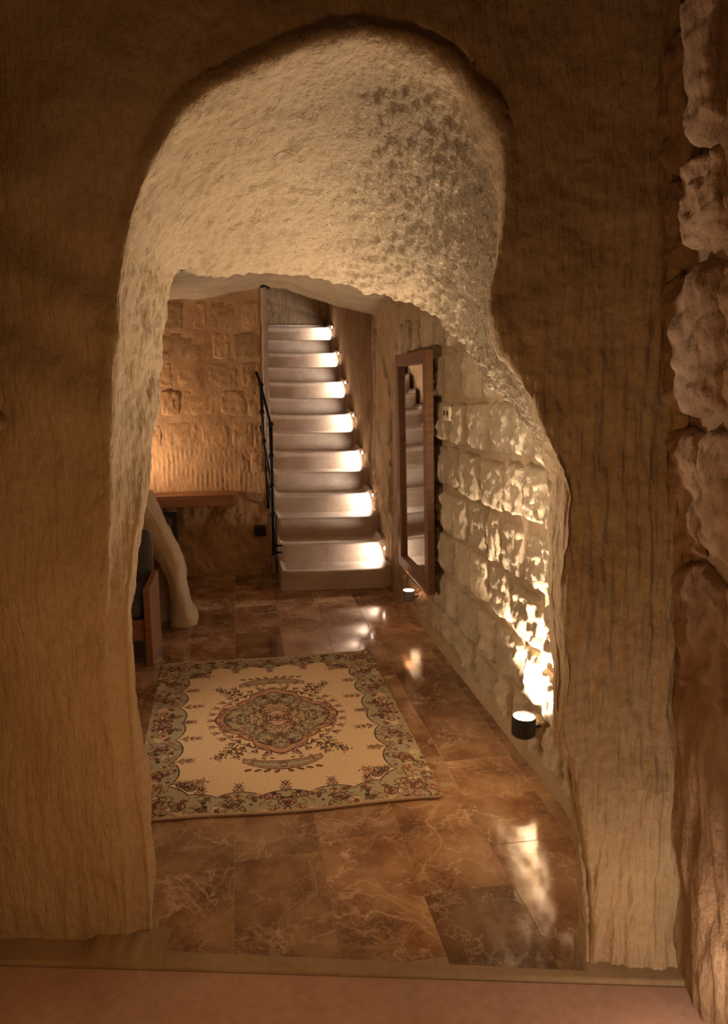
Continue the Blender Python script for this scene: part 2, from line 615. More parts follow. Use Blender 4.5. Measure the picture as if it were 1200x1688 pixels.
# hood surface between outer and inner edge: rolls off the wall, runs back, rolls under
push = np.clip((I3 - O3) @ HF, 0, 0.9)[:, None]
h1 = O3 + (I3 - O3) * 0.22 + HF * 0.05 * push
h2 = O3 + (I3 - O3) * 0.50 + HF * 0.06 * push
h3 = O3 + (I3 - O3) * 0.80 + HF * 0.02 * push
C = np.array([0.2, 2.3, 1.25])
out = I3 - (C + np.zeros_like(I3))
out[:, 1] = 0
out /= np.linalg.norm(out, axis=1)[:, None]
K1 = I3 + HF * 0.05 + out * 0.010
K2 = I3 + HF * 0.14 + out * 0.10
K3 = I3 + HF * 0.24 + out * 0.55
NU = 860


def seg(A, B, nn, first=True):
    f = np.linspace(0, 1, nn)[(0 if first else 1):]
    return A[:, None] * (1 - f)[None, :, None] + B[:, None] * f[None, :, None]


ctrl = [catmull(x, NU) for x in (O3b, O3, h1, h2, h3, I3, K1, K2)]
body = catmull(np.array(ctrl), 190).transpose(1, 0, 2)
front = seg(catmull(B3, NU), body[:, 0], 80)[:, :-1]
back = seg(body[:, -1], catmull(K3, NU), 8, False)
G = np.concatenate([front, body, back], 1)
nf = front.shape[1]
nv = G.shape[1]
N = normals(G)
u = np.linspace(-1, n - 2, NU)[:, None] + np.zeros((1, nv))
v = np.zeros((NU, 1)) + np.arange(nv)[None, :]
bodyt = np.clip((v - nf) / 190 * 7, 0, 7)                      # 1 = outer edge, 5 = inner edge
hood = sm(0.9, 1.7, bodyt) * (1 - sm(5.6, 7, bodyt)) * sm(5.5, 9, u) * (1 - sm(19.5, 22.5, u))
right = sm(18, 22, u)
left = 1 - sm(6, 10, u)
top = 1 - np.maximum(right, left)
q = G.copy()
streak = fbm(q * np.array([42, 42, 5.5]), 3)
streak2 = fbm(q * np.array([22, 22, 3.0]) + 9, 2)
big = fbm(q * 2.2 + 3, 2)
mid = fbm(q * 9 + 5, 3)
fine = fbm(q * 38 + 1, 3)
pit = np.minimum(0, fbm(q * 26 + 11, 2) + 0.10)
roughness_r = sm(9.5, 15, u) * (1 - 0.5 * sm(3.2, 5.0, bodyt) * (1 - sm(14, 17, u)))
disp = big * 0.022 + mid * 0.006
disp += streak * (0.0095 * right + 0.0015 * left + 0.0015 * top) * (1 - hood)
disp += streak2 * (0.010 * right + 0.003 * left) * (1 - hood)
disp += fine * 0.0016
disp += hood * (fine * (0.0030 + 0.0060 * roughness_r) + pit * (0.003 + 0.011 * roughness_r) + mid * 0.007 + streak * 0.004)
# slanting swells on the left wall
lat = G @ CR
sw = (1 - hood) * left * np.exp(-((G[..., 2] - 1.95 + 0.35 * (lat + 0.7)) / 0.33) ** 2)
disp += sw * 0.020 * np.sin((G[..., 2] + 0.55 * lat) * 26)
edge = np.minimum(1, np.minimum(v / 3, (nv - 1 - v) / 3))
sgn = np.sign(np.sum(N[NU // 2, nf // 2] * -HF))
G = G + N * (disp * edge * sgn)[..., None]
me = grid_mesh('wall_front', G, flip=sgn < 0)
at = me.attributes.new('rough', 'FLOAT', 'POINT')
at.data.foreach_set('value', (0.10 + hood * (0.25 + 0.65 * roughness_r)).astype(np.float32).ravel())
wall_front = link('wall_front', me, M['hewn'])
tag(wall_front, 'thick carved tuff wall with hooded arched passage', kind='structure')

# ------------------------------------------------------------------ hall shell
HX0, HX1 = -1.75, 1.30
BY = 6.37


def wall_lean(Y):
    return 0.030 * (1 - sm(5.2, 6.2, Y))


# right wall
Ys = np.linspace(1.72, 10.6, 700)
Zs = np.linspace(-0.02, 4.2, 240)
YY, ZZ = np.meshgrid(Ys, Zs, indexing='ij')
XX = 1.325 - wall_lean(YY) * ZZ - 0.052 * sm(5.25, 5.75, YY)
G = np.stack([XX, YY, ZZ], -1)
st = fbm(G * np.array([1, 14, 4.0]), 3) * 0.012 + fbm(G * np.array([1, 40, 7.0]) + 4, 3) * 0.007
st = st * (0.35 + 0.65 * sm(4.9, 5.4, YY))
patch = sm(0.15, 0.35, fbm(G * np.array([1, 5, 4.0]) + 31, 3)) * sm(5.0, 5.3, YY) * (1 - sm(6.4, 7.2, YY))
bigd = fbm(G * 1.6 + 8, 2) * 0.015 * (1 - 0.7 * sm(5.3, 5.7, YY))
st = st * (1 - 0.4 * sm(5.6, 6.0, YY))
G[..., 0] -= st + bigd * 0.6 + patch * (0.015 + 0.02 * fbm(G * 30, 3))
wr = link('wall_right', grid_mesh('wall_right', G), M['tooled'])
tag(wr, kind='structure')


def stone_mesh(name, wd, ht, t, seed, nn=16, rough=0.010, chip=0.10):
    s = np.linspace(-1, 1, nn)
    s = np.sign(s) * np.abs(s) ** 0.8
    a, b = np.meshgrid(s, s, indexing='ij')
    pos = np.stack([a * wd / 2, b * ht / 2, np.full_like(a, seed * 3.7)], -1)
    e = np.maximum(np.abs(a), np.abs(b))
    wob = 1 + chip * fbm(np.stack([a * 1.3, b * 1.3, np.full_like(a, seed * 1.31)], -1), 2) * e
    cr = 1 - 0.07 * (a * b) ** 2
    xa = a * wd / 2 * cr * wob
    zb = b * ht / 2 * cr * (2 - wob)
    prof = np.clip((1 - np.abs(a) ** 7) * (1 - np.abs(b) ** 7), 0, 1) ** 0.45
    c = t * prof * (1 + 0.25 * fbm(pos * 5, 2)) + prof * (rough * fbm(pos * 22, 3) + rough * 0.8 * fbm(pos * np.array([34, 12, 1]) + 3, 2))
    return np.stack([xa, zb, c], -1)


rnd = random.Random(5)


def lay(parent, G2, origin, ax, up, nrm, mat, name='stone', sink=0.012):
    ax, up, nrm = map(np.array, (ax, up, nrm))
    g = G2[..., 0:1] * ax + G2[..., 1:2] * up + (G2[..., 2:3] - sink) * nrm
    flip = (np.cross(ax, up) @ nrm) < 0
    o = link(name, grid_mesh(name, g, flip=flip), mat)
    o.location = origin
    o.parent = parent
    return o


sd = 1
zed = [0.02, 0.25, 0.53, 0.81, 1.09, 1.37, 1.65, 1.93, 2.20]
for ci in range(len(zed) - 1):
    z0, z1 = zed[ci], zed[ci + 1]
    Y = 1.95 + rnd.uniform(-0.1, 0.12)
    while Y < 5.3:
        wd = rnd.uniform(0.17, 0.40)
        wd = min(wd, 5.45 - Y)
        if wd < 0.1:
            break
        zc, h = (z0 + z1) / 2 + rnd.uniform(-0.015, 0.015), (z1 - z0) - rnd.uniform(0.012, 0.035)
        yc = Y + wd / 2
        xw = 1.318 - float(wall_lean(yc)) * zc
        g = stone_mesh('stone', wd - rnd.uniform(0.015, 0.05), h, rnd.uniform(0.022, 0.048), sd, 22, 0.015)
        lay(wr, g, (xw, yc, zc), (0, 1, 0), (0, 0, 1), (-1, 0, 0), M['stone'])
        sd += 1
        Y += wd

# back wall (left of the stairs), with its lit end
edge_pts = [(0.0, 0.29), (0.4, 0.275), (1.16, 0.245), (1.8, 0.240), (2.55, 0.240), (4.2, 0.24)]


def wall_end(z):
    return np.interp(z, [p[0] for p in edge_pts], [p[1] for p in edge_pts])


Xs = np.linspace(HX0 - 0.1, 0.0, 220)
Zs = np.linspace(-0.02, 4.2, 330)
sX = np.linspace(0, 1, 220)
G = np.zeros((220 + 26, 330, 3))
for j, z in enumerate(Zs):
    xe = wall_end(z) + 0.008 * pn(np.array([z * 9, 1.5, 0.2])) + 0.006 * pn(np.array([z * 25, 4.5, 0.2]))
    G[:220, j, 0] = (HX0 - 0.1) + sX * (xe - 0.02 - HX0 + 0.1)
    G[:220, j, 1] = BY
    k = np.linspace(0, 1, 26)
    G[220:, j, 0] = np.where(k < 0.5, xe - 0.02 + 0.05 * np.sin(np.pi * np.minimum(k, 0.5)) , xe + 0.03)
    G[220:, j, 1] = np.where(k < 0.5, BY + 0.035 * (1 - np.cos(np.pi * np.minimum(k, 0.5))) , BY + 0.035 + (k - 0.5) * 2 * 4.3)
    G[:, j, 2] = z
low = 1 - sm(0.62, 0.80, G[..., 2])
tool = sm(0.75, 0.85, G[..., 2]) * (1 - sm(1.13, 1.18, G[..., 2]))
dd = fbm(G * np.array([4, 1, 4]), 3) * 0.008 + fbm(G * np.array([30, 1, 30]), 3) * 0.002
dd = dd + low * (fbm(G * np.array([7, 1, 6]) + 3, 4) * 0.035) + tool * 0.0022 * np.sin(G[..., 0] * 2 * np.pi / 0.042 + 2 * pn(G * np.array([3, 1, 5]))) * sm(-0.25, 0.2, pn(G * np.array([9, 1, 9]) + 7))
fr = (np.arange(246) < 222)[:, None]
G[..., 1] -= dd * fr
wb = link('wall_back', grid_mesh('wall_back', G), M['back_mortar'])
tag(wb, kind='structure')
rows = [((497, 544), [(214, 245), (250, 302), (310, 340), (347, 388), (397, 427)]),
        ((548, 592), [(210, 255), (262, 338), (350, 378), (383, 427)]),
        ((597, 639), [(205, 240), (248, 283), (292, 327), (343, 391), (398, 428)]),
        ((643, 686), [(212, 258), (265, 296), (300, 354), (363, 405), (408, 430)]),
        ((695, 739), [(200, 232), (238, 266), (272, 328), (332, 377), (383, 416), (418, 432)]),
        ((743, 780), [(397, 411), (413, 434)])]
for (y0, y1), xs in rows:
    for x0, x1 in xs:
        a, b = atY(x0, y1, BY), atY(x1, y0, BY)
        wd, h = b[0] - a[0], b[2] - a[2]
        g = stone_mesh('stone', wd, h, rnd.uniform(0.007, 0.016), sd, 18, 0.006, 0.07)
        lay(wb, g, ((a[0] + b[0]) / 2, BY - 0.002, (a[2] + b[2]) / 2), (1, 0, 0), (0, 0, 1), (0, -1, 0), M['back_stone'], sink=0.008)
        sd += 1

# plastered corner bead at the end of the back wall, lit from the stairs
Zs = np.linspace(0.0, 4.1, 200)
G = np.zeros((5, 200, 3))
for j, z in enumerate(Zs):
    xe = wall_end(z) + 0.008 * pn(np.array([z * 9, 1.5, 0.2]))
    for i, (dx, dy) in enumerate(((-0.004, -0.012), (0.006, -0.020), (0.034, -0.006), (0.052, 0.035), (0.056, 0.30))):
        G[i, j] = (xe + dx + 0.005 * pn(np.array([z * 22, i * .7, 3.2])), BY + dy, z)
tag(link('trim_3', grid_mesh('trim_3', G), M['plaster_step']), kind='structure')

# left wall of the hall (behind the jamb), stair shaft back and top
def sheet(name, G, mat, amp=0.012, flip=False):
    N = normals(G)
    G = G + N * (fbm(G * 3, 3) * amp + fbm(G * 20, 3) * amp * 0.3)[..., None]
    o = link(name, grid_mesh(name, G, flip), mat)
    return tag(o, kind='structure')


def plane_grid(a, b, c, nu, nv):
    """a corner, b and c neighbouring corners"""
    a, b, c = map(np.array, (a, b, c))
    s, t = np.meshgrid(np.linspace(0, 1, nu), np.linspace(0, 1, nv), indexing='ij')
    return a + s[..., None] * (b - a) + t[..., None] * (c - a)


sheet('wall_left', plane_grid((HX0, 1.7, 0), (HX0, 6.5, 0), (HX0, 1.7, 4.2), 80, 60), M['portal'], 0.03)
g = plane_grid((0.1, 10.1, 0), (1.6, 10.1, 0), (0.1, 9.75, 4.3), 120, 260)
ledge = 0.10 * sm(2.86, 2.95, g[..., 2] + 0.30 * (g[..., 0] - 0.3))
g[..., 1] -= ledge + 0.012 * fbm(g * np.array([26, 1, 5]), 3)
sheet('wall_stair_end', g, M['tooled'], 0.02)
sheet('ceiling_stair', plane_grid((0.1, 6.4, 4.15), (1.6, 6.4, 4.15), (0.1, 10.6, 4.15), 20, 30), M['tooled'], 0.02)

# hall ceiling: low behind the hood, rising to the back wall and dropping to the right wall
xk = np.array([HX0 - .1, -0.75, -0.48, -0.26, 0.02, 0.24, 0.45, 0.9, 1.28, 1.45])
zfar = np.array([2.40, 2.43, 2.44, 2.45, 2.53, 2.57, 2.56, 2.44, 2.36, 2.30])
NC = 260
idx = np.linspace(8.6, 20, NC)
t_all = np.linspace(0, n - 1, 2000)
K1d, I3d = catmull(K1, 2000), catmull(I3, 2000)
outd = catmull(out, 2000)
near = np.stack([np.interp(idx, t_all, (I3d + HF * 0.04 + outd * 0.03)[:, c]) for c in range(3)], -1)
fx = np.interp(np.linspace(0, 1, NC), [0, 0.10, 0.55, 0.80, 1.0], [HX0 - .1, -0.75, 0.45, 1.15, 1.42])
far = np.stack([fx, np.full(NC, BY + 0.12), np.interp(fx, xk, zfar)], -1)
T = np.linspace(0, 1, 300)
tt = 1 - (1 - T) ** 2.6
G = near[:, None] * (1 - T)[None, :, None] + far[:, None] * T[None, :, None]
G[..., 2] = near[:, None, 2] * (1 - tt) + far[:, None, 2] * tt
lowz = np.interp(np.linspace(0, 1, NC), [0, 0.12, 0.7, 1.0], [0.35, 0.0, 0.0, 0.30])
G[..., 2] += lowz[:, None] * np.sin(np.pi * np.minimum(1, T * 2.2) / 2)[None, :] * (1 - T)[None, :] * 1.5
G[..., 2] -= 0.05 * np.sin(np.pi * T)[None, :] * sm(0.55, 0.8, np.linspace(0, 1, NC))[:, None] * (1 - sm(.85, 1, np.linspace(0, 1, NC)))[:, None]
G[..., 2] += (fbm(G * np.array([2, 2, 1]), 3) * 0.015 + fbm(G * np.array([9, 22, 1]) + 2, 3) * 0.006 + np.minimum(0, fbm(G * np.array([16, 30, 1]), 2) + 0.2) * 0.012) * np.minimum(1, T * 6)[None, :]
# the far edge turns up as the face of a lintel
lint = G[:, -1:, :].repeat(10, 1)
lint[..., 2] += np.linspace(0.02, 1.7, 10)[None, :]
G = np.concatenate([G, lint], 1)
tag(link('ceiling', grid_mesh('ceiling', G, flip=True), M['ceiling']), kind='structure')

sheet('ceiling_vault', plane_grid((HX0 - .1, 1.9, 2.72), (1.5, 1.9, 2.72), (HX0 - .1, 6.6, 2.72), 30, 40), M['portal'], 0.02)

# floor of the hall with marble tiles
fl = MB().box((-0.22, 4.2, -0.0257), (3.3, 5.2, 0.05)).build('floor', M['grout'])
tag(fl, kind='structure')
TW, TL, GAP = 0.318, 0.61, 0.0024
tile_cache = {}


def tile(x0, x1, y0, y1):
    wd, ln = x1 - x0 - GAP, y1 - y0 - GAP
    if wd < 0.02 or ln < 0.02:
        return
    key = (round(wd, 3), round(ln, 3))
    if key not in tile_cache:
        t, e = 0.0, 0.0008
        a, b = wd / 2, ln / 2
        mb = MB()
        vs = [(-a, -b, -0.01), (a, -b, -0.01), (a, b, -0.01), (-a, b, -0.01), (-a, -b, -e), (a, -b, -e), (a, b, -e), (-a, b, -e),
              (-a + e, -b + e, 0), (a - e, -b + e, 0), (a - e, b - e, 0), (-a + e, b - e, 0)]
        fs = []
        for k in (0, 4):
            for i in range(4):
                fs.append((k + i, k + (i + 1) % 4, k + 4 + (i + 1) % 4, k + 4 + i))
        fs.append((8, 9, 10, 11))
        me = bpy.data.meshes.new('tile')
        me.from_pydata(vs, [], fs)
        me.materials.append(M['marble'])
        tile_cache[key] = me
    o = bpy.data.objects.new('tile', tile_cache[key])
    COL.objects.link(o)
    o.location = ((x0 + x1) / 2, (y0 + y1) / 2, 0.0005 * rnd.random())
    o.parent = fl


col_y = {-1: 2.30, 0: 2.33, 1: 2.39, 2: 2.04, 3: 2.25}
for k in range(-5, 5):
    x0, x1 = -0.06 + TW * k, -0.06 + TW * (k + 1)
    x1 = min(x1, 1.30)
    y = col_y.get(k, 2.15 + 0.13 * ((k * 7) % 4)) - TL
    while y < BY:
        tile(x0, x1, max(y, 1.6), min(y + TL, BY + 0.02))
        y += TL

# skirting along the right wall
Ys = np.linspace(1.8, 5.7, 240)
prof = [(1.335, 0.085), (1.30, 0.080), (1.283, 0.055), (1.275, 0.0)]
G = np.array([[[x - 0.008 * (z < .07) * 1.0, yy, z] for x, z in prof] for yy in Ys])
G[..., 0] += fbm(G * np.array([1, 6, 3]), 2) * 0.008
tag(link('baseboard_right', grid_mesh('baseboard_right', G), M['skirting']), kind='structure')

# ------------------------------------------------------------------ front room shell
def heading_box(name, l0, l1, d0, d1, z0, z1, mat, bevel=0.0):
    o = MB().box((0, 0, 0), (l1 - l0, d1 - d0, z1 - z0)).build(name, mat, bevel=bevel, seg=3)
    c = hd((l0 + l1) / 2, (d0 + d1) / 2, (z0 + z1) / 2)
    o.location = c
    o.rotation_euler = (0, 0, -TH)
    return o


LED = 0.18
def slab(name, pts, z0, z1, mat, bevel):
    k = len(pts)
    pp = [hd(l, d, 0) for l, d in pts]
    vs = [(p[0], p[1], z0) for p in pp] + [(p[0], p[1], z1) for p in pp]
    fs = [tuple(range(k)), tuple(range(2 * k - 1, k - 1, -1))] + [(i, (i + 1) % k, (i + 1) % k + k, i + k) for i in range(k)]
    return tag(MB().add(vs, fs).build(name, mat, bevel=bevel, seg=4), kind='structure')


slab('floor_upper', [(-1.4, -2.2), (1.1, -2.2), (1.1, 1.555), (-1.4, 1.648)], -0.02, LED - 0.006, M['upper_floor'], 0.004)
slab('trim_1', [(-1.4, 1.650), (1.1, 1.557), (1.1, 1.75), (0.60, 1.75), (0.585, 1.611), (-0.565, 1.678), (-0.60, 1.80), (-1.4, 1.80)], -0.015, LED + 0.004, M['kerb'], 0.010)

# right wall of the front room, leaning in, mortar with large stones
D = np.linspace(1.75, -2.2, 420)
Z = np.linspace(0.1, 3.4, 340)
DD, ZZ = np.meshgrid(D, Z, indexing='ij')
low = 1 - sm(0.85, 1.15, ZZ + 0.25 * (1.6 - DD))
LAT = lat_right(ZZ) + 0.050 - 0.060 * low
q = np.stack([DD, LAT * 0, ZZ], -1)
LAT = LAT - (fbm(q * np.array([26, 1, 4.5]), 3) * 0.014 + fbm(q * np.array([9, 1, 3]), 2) * 0.02) * (0.25 + 0.75 * low) - fbm(q * 2, 2) * 0.01
G = LAT[..., None] * CR + DD[..., None] * HF + ZZ[..., None] * np.array([0, 0, 1])
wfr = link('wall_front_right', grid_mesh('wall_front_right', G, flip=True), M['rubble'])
tag(wfr, kind='structure')


def side_pt(x, y):
    """point on the right front wall seen at pixel"""
    r = CF + CR * (x - CX) / FPX + CU * (CY - y) / FPX
    t = 1.5
    for _ in range(12):
        z = EYE + t * r[2]
        t = (lat_right(z) + 0.03) / (r @ CR)
    return EYEP + r * t


for (x0, y0, x1, y1) in [(1080, 300, 1128, 455), (1134, 250, 1200, 405), (1096, 440, 1192, 688), (1200, 400, 1330, 690),
                         (1096, 706, 1152, 915), (1158, 716, 1270, 940), (1086, 930, 1196, 1150), (1206, 960, 1360, 1200),
                         (1085, 60, 1140, 285), (1146, -60, 1196, 235), (1205, 60, 1330, 380)]:
    a, b = side_pt(x0, (y0 + y1) / 2), side_pt(x1, (y0 + y1) / 2)
    t, bt = side_pt((x0 + x1) / 2, y0), side_pt((x0 + x1) / 2, y1)
    wd = abs((b - a) @ HF)
    h = (t - bt)[2]
    c = (a + b) / 2
    c[2] = (t[2] + bt[2]) / 2
    g = stone_mesh('stone', wd, h, rnd.uniform(0.036, 0.048), sd, 40, 0.017, 0.16)
    upv = (np.array([0, 0, 1.0]) - CR * 0.10)
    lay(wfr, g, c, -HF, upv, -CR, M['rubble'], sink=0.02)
    sd += 1

# left side of the front room: a rounded rock shoulder enters the frame at the edge
D = np.linspace(1.8, -2.2, 160)
Z = np.linspace(0.1, 3.4, 200)
DD, ZZ = np.meshgrid(D, Z, indexing='ij')
LAT = -1.02 + 0.20 * sm(2.04, 2.12, ZZ) + 0.15 * np.exp(-((ZZ - 1.62) / 0.07) ** 2) + 0.02 * sm(1.2, 0.6, ZZ) * 0
q = np.stack([DD, ZZ * 0, ZZ], -1)
LAT = LAT + fbm(q * 4, 3) * 0.01
G = LAT[..., None] * CR + DD[..., None] * HF + ZZ[..., None] * np.array([0, 0, 1])
tag(link('wall_front_left', grid_mesh('wall_front_left', G), M['portal']), kind='structure')
# low mortar fillet at the foot of the left wall
mb = MB()
s = np.linspace(0, 1, 40)
G = np.zeros((40, 8, 3))
for i, f in enumerate(s):
    la = -0.79 + f * 0.25
    hgt = 0.035 * math.sin(math.pi * min(1, f * 3) / 2) * (1 - 0.3 * f) + 0.006 * pn(np.array([f * 9, .3, .7]))
    for j in range(8):
        a = j / 7 * math.pi / 2
        G[i, j] = hd(la, dfront(la) + 0.04 - 0.11 * math.sin(a), LED - 0.004 + hgt * math.cos(a))
tag(link('trim_2', grid_mesh('trim_2', G, flip=True), M['kerb']), kind='structure')

# ------------------------------------------------------------------ staircase
SY, SH, SD, NS = 5.75, 0.1775, 0.278, 14
SX0, SX1 = 0.325, 1.232
stairs = empty('staircase', (0.77, SY, 0))
tag(stairs, 'pale plastered staircase of fourteen worn steps climbing between stone walls', 'stairs')


def step_mesh(k):
    """worn step: rounded nose, tread and riser sweeping up at both ends"""
    nx = 44
    xs = np.linspace(SX0, SX1, nx)
    y0 = SY + SD * (k - 1)
    z1 = SH * k
    z0 = 0.0 if k == 1 else SH * (k - 1) - 0.02
    pr = [(0.020, z0), (0.022, z0 + 0.03), (0.012, z1 - 0.07), (0.004, z1 - 0.035), (0.0, z1 - 0.018), (0.004, z1 - 0.007), (0.016, z1), (0.06, z1 - 0.003), (SD * 0.6, z1 - 0.002), (SD * 0.9, z1), (SD * 1.25, z1 + 0.002)]
    G = np.zeros((nx, len(pr), 3))
    r = 0.055
    for i, x in enumerate(xs):
        e = min(x - SX0, SX1 - x)
        lift = r - math.sqrt(max(0, r * r - max(0, r - e) ** 2)) if e < r else 0
        sag = -0.006 * math.sin(math.pi * (x - SX0) / (SX1 - SX0))
        wob = 0.006 * pn(np.array([x * 4, k * 1.7, 0.4]))
        skew = -0.07 * (x - SX0) / (SX1 - SX0)
        for j, (dy, z) in enumerate(pr):
            zz = z
            if j >= 4:
                zz = z + lift * (1.0 if j >= 6 else 0.6) + sag
            yy = y0 + dy + wob + skew * (1 if k < 13 else 0.5)
            if 0 < j < 7:
                yy += lift * 0.35
            G[i, j] = (x, yy, zz + 0.004 * pn(np.array([x * 6, dy * 9, k * 2.3]) if j >= 6 else np.array([x * 6, k, 0.5])))
    # close the ends downwards so that a step is a block
    V = G.reshape(-1, 3).tolist()
    m = len(pr)
    F = []
    for i in range(nx - 1):
        for j in range(m - 1):
            F.append((i * m + j, (i + 1) * m + j, (i + 1) * m + j + 1, i * m + j + 1))
    for i in (0, nx - 1):
        b = len(V)
        yb = G[i, -1, 1]
        V.append([G[i, 0, 0], yb, z0])
        F.append(tuple([i * m + j for j in range(m)] + [b]))
    V0, V1 = len(V) - 2, len(V) - 1
    F.append((0 * m + m - 1, (nx - 1) * m + m - 1, V1, V0))
    me = bpy.data.meshes.new('step')
    me.from_pydata(V, [], [tuple(reversed(f)) for f in F])
    me.polygons.foreach_set('use_smooth', [len(f) == 4 for f in F])
    me.update()
    return me


for k in range(1, NS + 1):
    reparent_world(link('step', step_mesh(k), M['plaster_step']), stairs)
# plaster fillet filling the joint between the step ends and the right wall
mb = MB()
for k in range(1, NS + 1):
    y0 = SY + SD * (k - 1) - 0.062
    mb.box(((1.226 + 1.31) / 2, y0 + SD * 0.62, (SH * k + 0.03) / 2), (1.31 - 1.226, SD * 1.2, SH * k + 0.03))
tag(mb.build('trim_4', M['plaster_step'], bevel=0.012, seg=3), kind='structure')
# landing behind the last step
tag(MB().box((0.85, SY + SD * NS + 0.6, SH * NS - 0.06), (1.3, 1.0, 0.1)).build('floor_landing', M['plaster_step']), kind='structure')

# step lamps in the right stair wall
lamp_px = [(628, 897), (610, 818), (590, 748), (577, 687), (568, 632), (557, 575), (548, 536)]
words = ['lowest small step lamp, beside the second stair', 'second lowest step lamp, in a broken plaster niche beside the stairs', 'third step lamp from the bottom of the stair wall',
         'middle one of the seven small step lamps', 'fifth step lamp from the bottom of the stair wall', 'second highest small step lamp on the stair wall', 'topmost small step lamp on the stair wall']
for i in range(7):
    k = 2 * i + 2
    z = SH * k - (0.010 if i else 0.045)
    y = SY + SD * (k - 1) - 0.15
    x = 1.252
    root = empty('step_lamp', (x, y, z))
    tag(root, words[i], 'step lamp', 'step lamps along the stair wall')
    hs = MB().lathe([(0.012, -0.002), (0.017, -0.004), (0.019, 0.0), (0.019, 0.05)], 16).build('housing', M['ivory'], root, smooth=True)
    hs.rotation_euler = (0, math.pi / 2, 0)
    gl = MB().lathe([(0.0, -0.014), (0.009, -0.012), (0.014, -0.004), (0.015, 0.004)], 16).build('lens', M['stepglow'], root, smooth=True)
    gl.rotation_euler = (0, math.pi / 2, 0)
    light('step_lamp_light', 'SPOT', (-0.035, 0.0, 0.0), 12.0 if i else 9.0, (1.0, 0.83, 0.68), 0.02, aim=(-0.6, 0.15, -0.30), cone=165, blend=0.6, parent=root)

# ------------------------------------------------------------------ stair railing
rail = empty('stair_railing', tuple(atY(452, 915, 5.80)))
tag(rail, 'black wrought iron railing with knotted bars beside the foot of the stairs', 'railing')


def rail_part(name, pts, r):
    return reparent_world(MB().tube([atY(*p) for p in pts], r, 8).build(name, M['iron'], smooth=True), rail)


post_near = rail_part('post', [(446, 700, 5.80), (447.5, 760, 5.80), (450, 845, 5.80), (452, 915, 5.80)], 0.016)
post_far = rail_part('post', [(430, 635, 6.28), (432, 680, 6.28), (435, 728, 6.28), (438.5, 775, 6.28), (443, 838, 6.28)], 0.013)
rail_part('handrail', [(422, 613, 6.33), (430, 635, 6.28), (446, 700, 5.80)], 0.012)
rail_part('lower_rail', [(429.5, 702, 6.33), (435, 728, 6.28), (447.5, 800, 5.80)], 0.010)
rail_part('lower_rail', [(438.5, 775, 6.28), (450, 845, 5.80)], 0.010)
for (x, y, Y) in [(430, 635, 6.28), (432, 680, 6.28), (435, 728, 6.28), (438.5, 773, 6.28), (446, 700, 5.80), (447, 752, 5.80), (448, 800, 5.80), (450, 847, 5.80)]:
    c = atY(x, y, Y)
    reparent_world(MB().lathe([(0.0, -0.026), (0.018, -0.02), (0.026, 0), (0.018, 0.02), (0.0, 0.026)], 10, c).build('knot', M['iron'], smooth=True), rail).parent = post_far if Y > 6 else post_near
for z in (0.33, 0.39):
    c = atY(452, 915, 5.80)
    reparent_world(MB().tube([(c[0], 5.80, z), (SX0 + 0.02, 5.80, z)], 0.011, 8).build('bracket', M['iron'], smooth=True), rail)
c = atY(443, 838, 6.28)
reparent_world(MB().tube([(c[0], 6.28, c[2] + 0.01), (c[0] - 0.01, BY + 0.02, c[2] + 0.01)], 0.012, 8).build('bracket', M['iron'], smooth=True), rail)

# ------------------------------------------------------------------ mirror
mir = empty('wall_mirror', (1.25, 4.70, 0.36))
tag(mir, 'tall rectangular mirror in a dark wooden frame on the stone wall', 'mirror')


def mbox(name, y0, y1, z0, z1, x0, x1, mat, bevel=0.006):
    o = MB().box(((x0 + x1) / 2, (y0 + y1) / 2, (z0 + z1) / 2), (x1 - x0, y1 - y0, z1 - z0)).build(name, mat, mir, bevel=bevel)
    return o


mw, mh, fw = 0.86, 1.58, 0.085
xo, xi = -0.050, 0.0
o1 = mbox('frame_stile', -mw / 2, -mw / 2 + fw, 0, mh, xo, xi, M['frame'])
o2 = mbox('frame_stile', mw / 2 - fw, mw / 2, 0, mh, xo, xi, M['frame'])
o3 = mbox('frame_rail', -mw / 2 + fw, mw / 2 - fw, 0, fw, xo, xi, M['frame'])
o4 = mbox('frame_rail', -mw / 2 + fw, mw / 2 - fw, mh - fw, mh, xo, xi, M['frame'])
mbox('mirror_glass', -mw / 2 + fw - .01, mw / 2 - fw + .01, fw - .01, mh - fw + .01, xo + 0.028, xo + 0.034, M['glass'], 0)
mir.rotation_euler = (0, math.radians(-1.6), 0)

# ------------------------------------------------------------------ wall uplights


def uplight(loc, r, h, body, label, e_narrow, e_wide, wall_x, tilt=(0.012, 0.0), cone=64, spill='SPOT', col=WARMW):
    root = empty('wall_uplight', loc)
    tag(root, label, 'wall lamp', 'round wall uplights')
    bd = MB().lathe([(0.0, 0.0), (r * 0.86, 0.0), (r, 0.008), (r, h), (r * 0.90, h), (r * 0.90, h - 0.02), (0.0, h - 0.02)], 48).build('body', body, root)
    MB().lathe([(0.0, h - 0.006), (r * 0.5, h - 0.005), (r * 0.88, h - 0.010)], 32).build('lens', M['glow'], bd, smooth=True)
    v = Vector(wall_x) - Vector(loc)
    MB().tube([(0, 0, h * 0.45), (v.x, v.y, h * 0.45)], 0.012, 10).build('wall_bracket', body, root)
    light('uplight_beam', 'SPOT', (0, 0, h + 0.012), e_narrow, col, r * 0.5, aim=(tilt[0], tilt[1], h + 0.3), cone=cone, blend=0.9, parent=root)
    light('uplight_spill', spill, (0, 0, h + (0.012 if spill == 'SPOT' else 0.06)), e_wide, col, r * 0.6, aim=(0, 0, h + 1), cone=142, blend=0.5, parent=root)
    return root


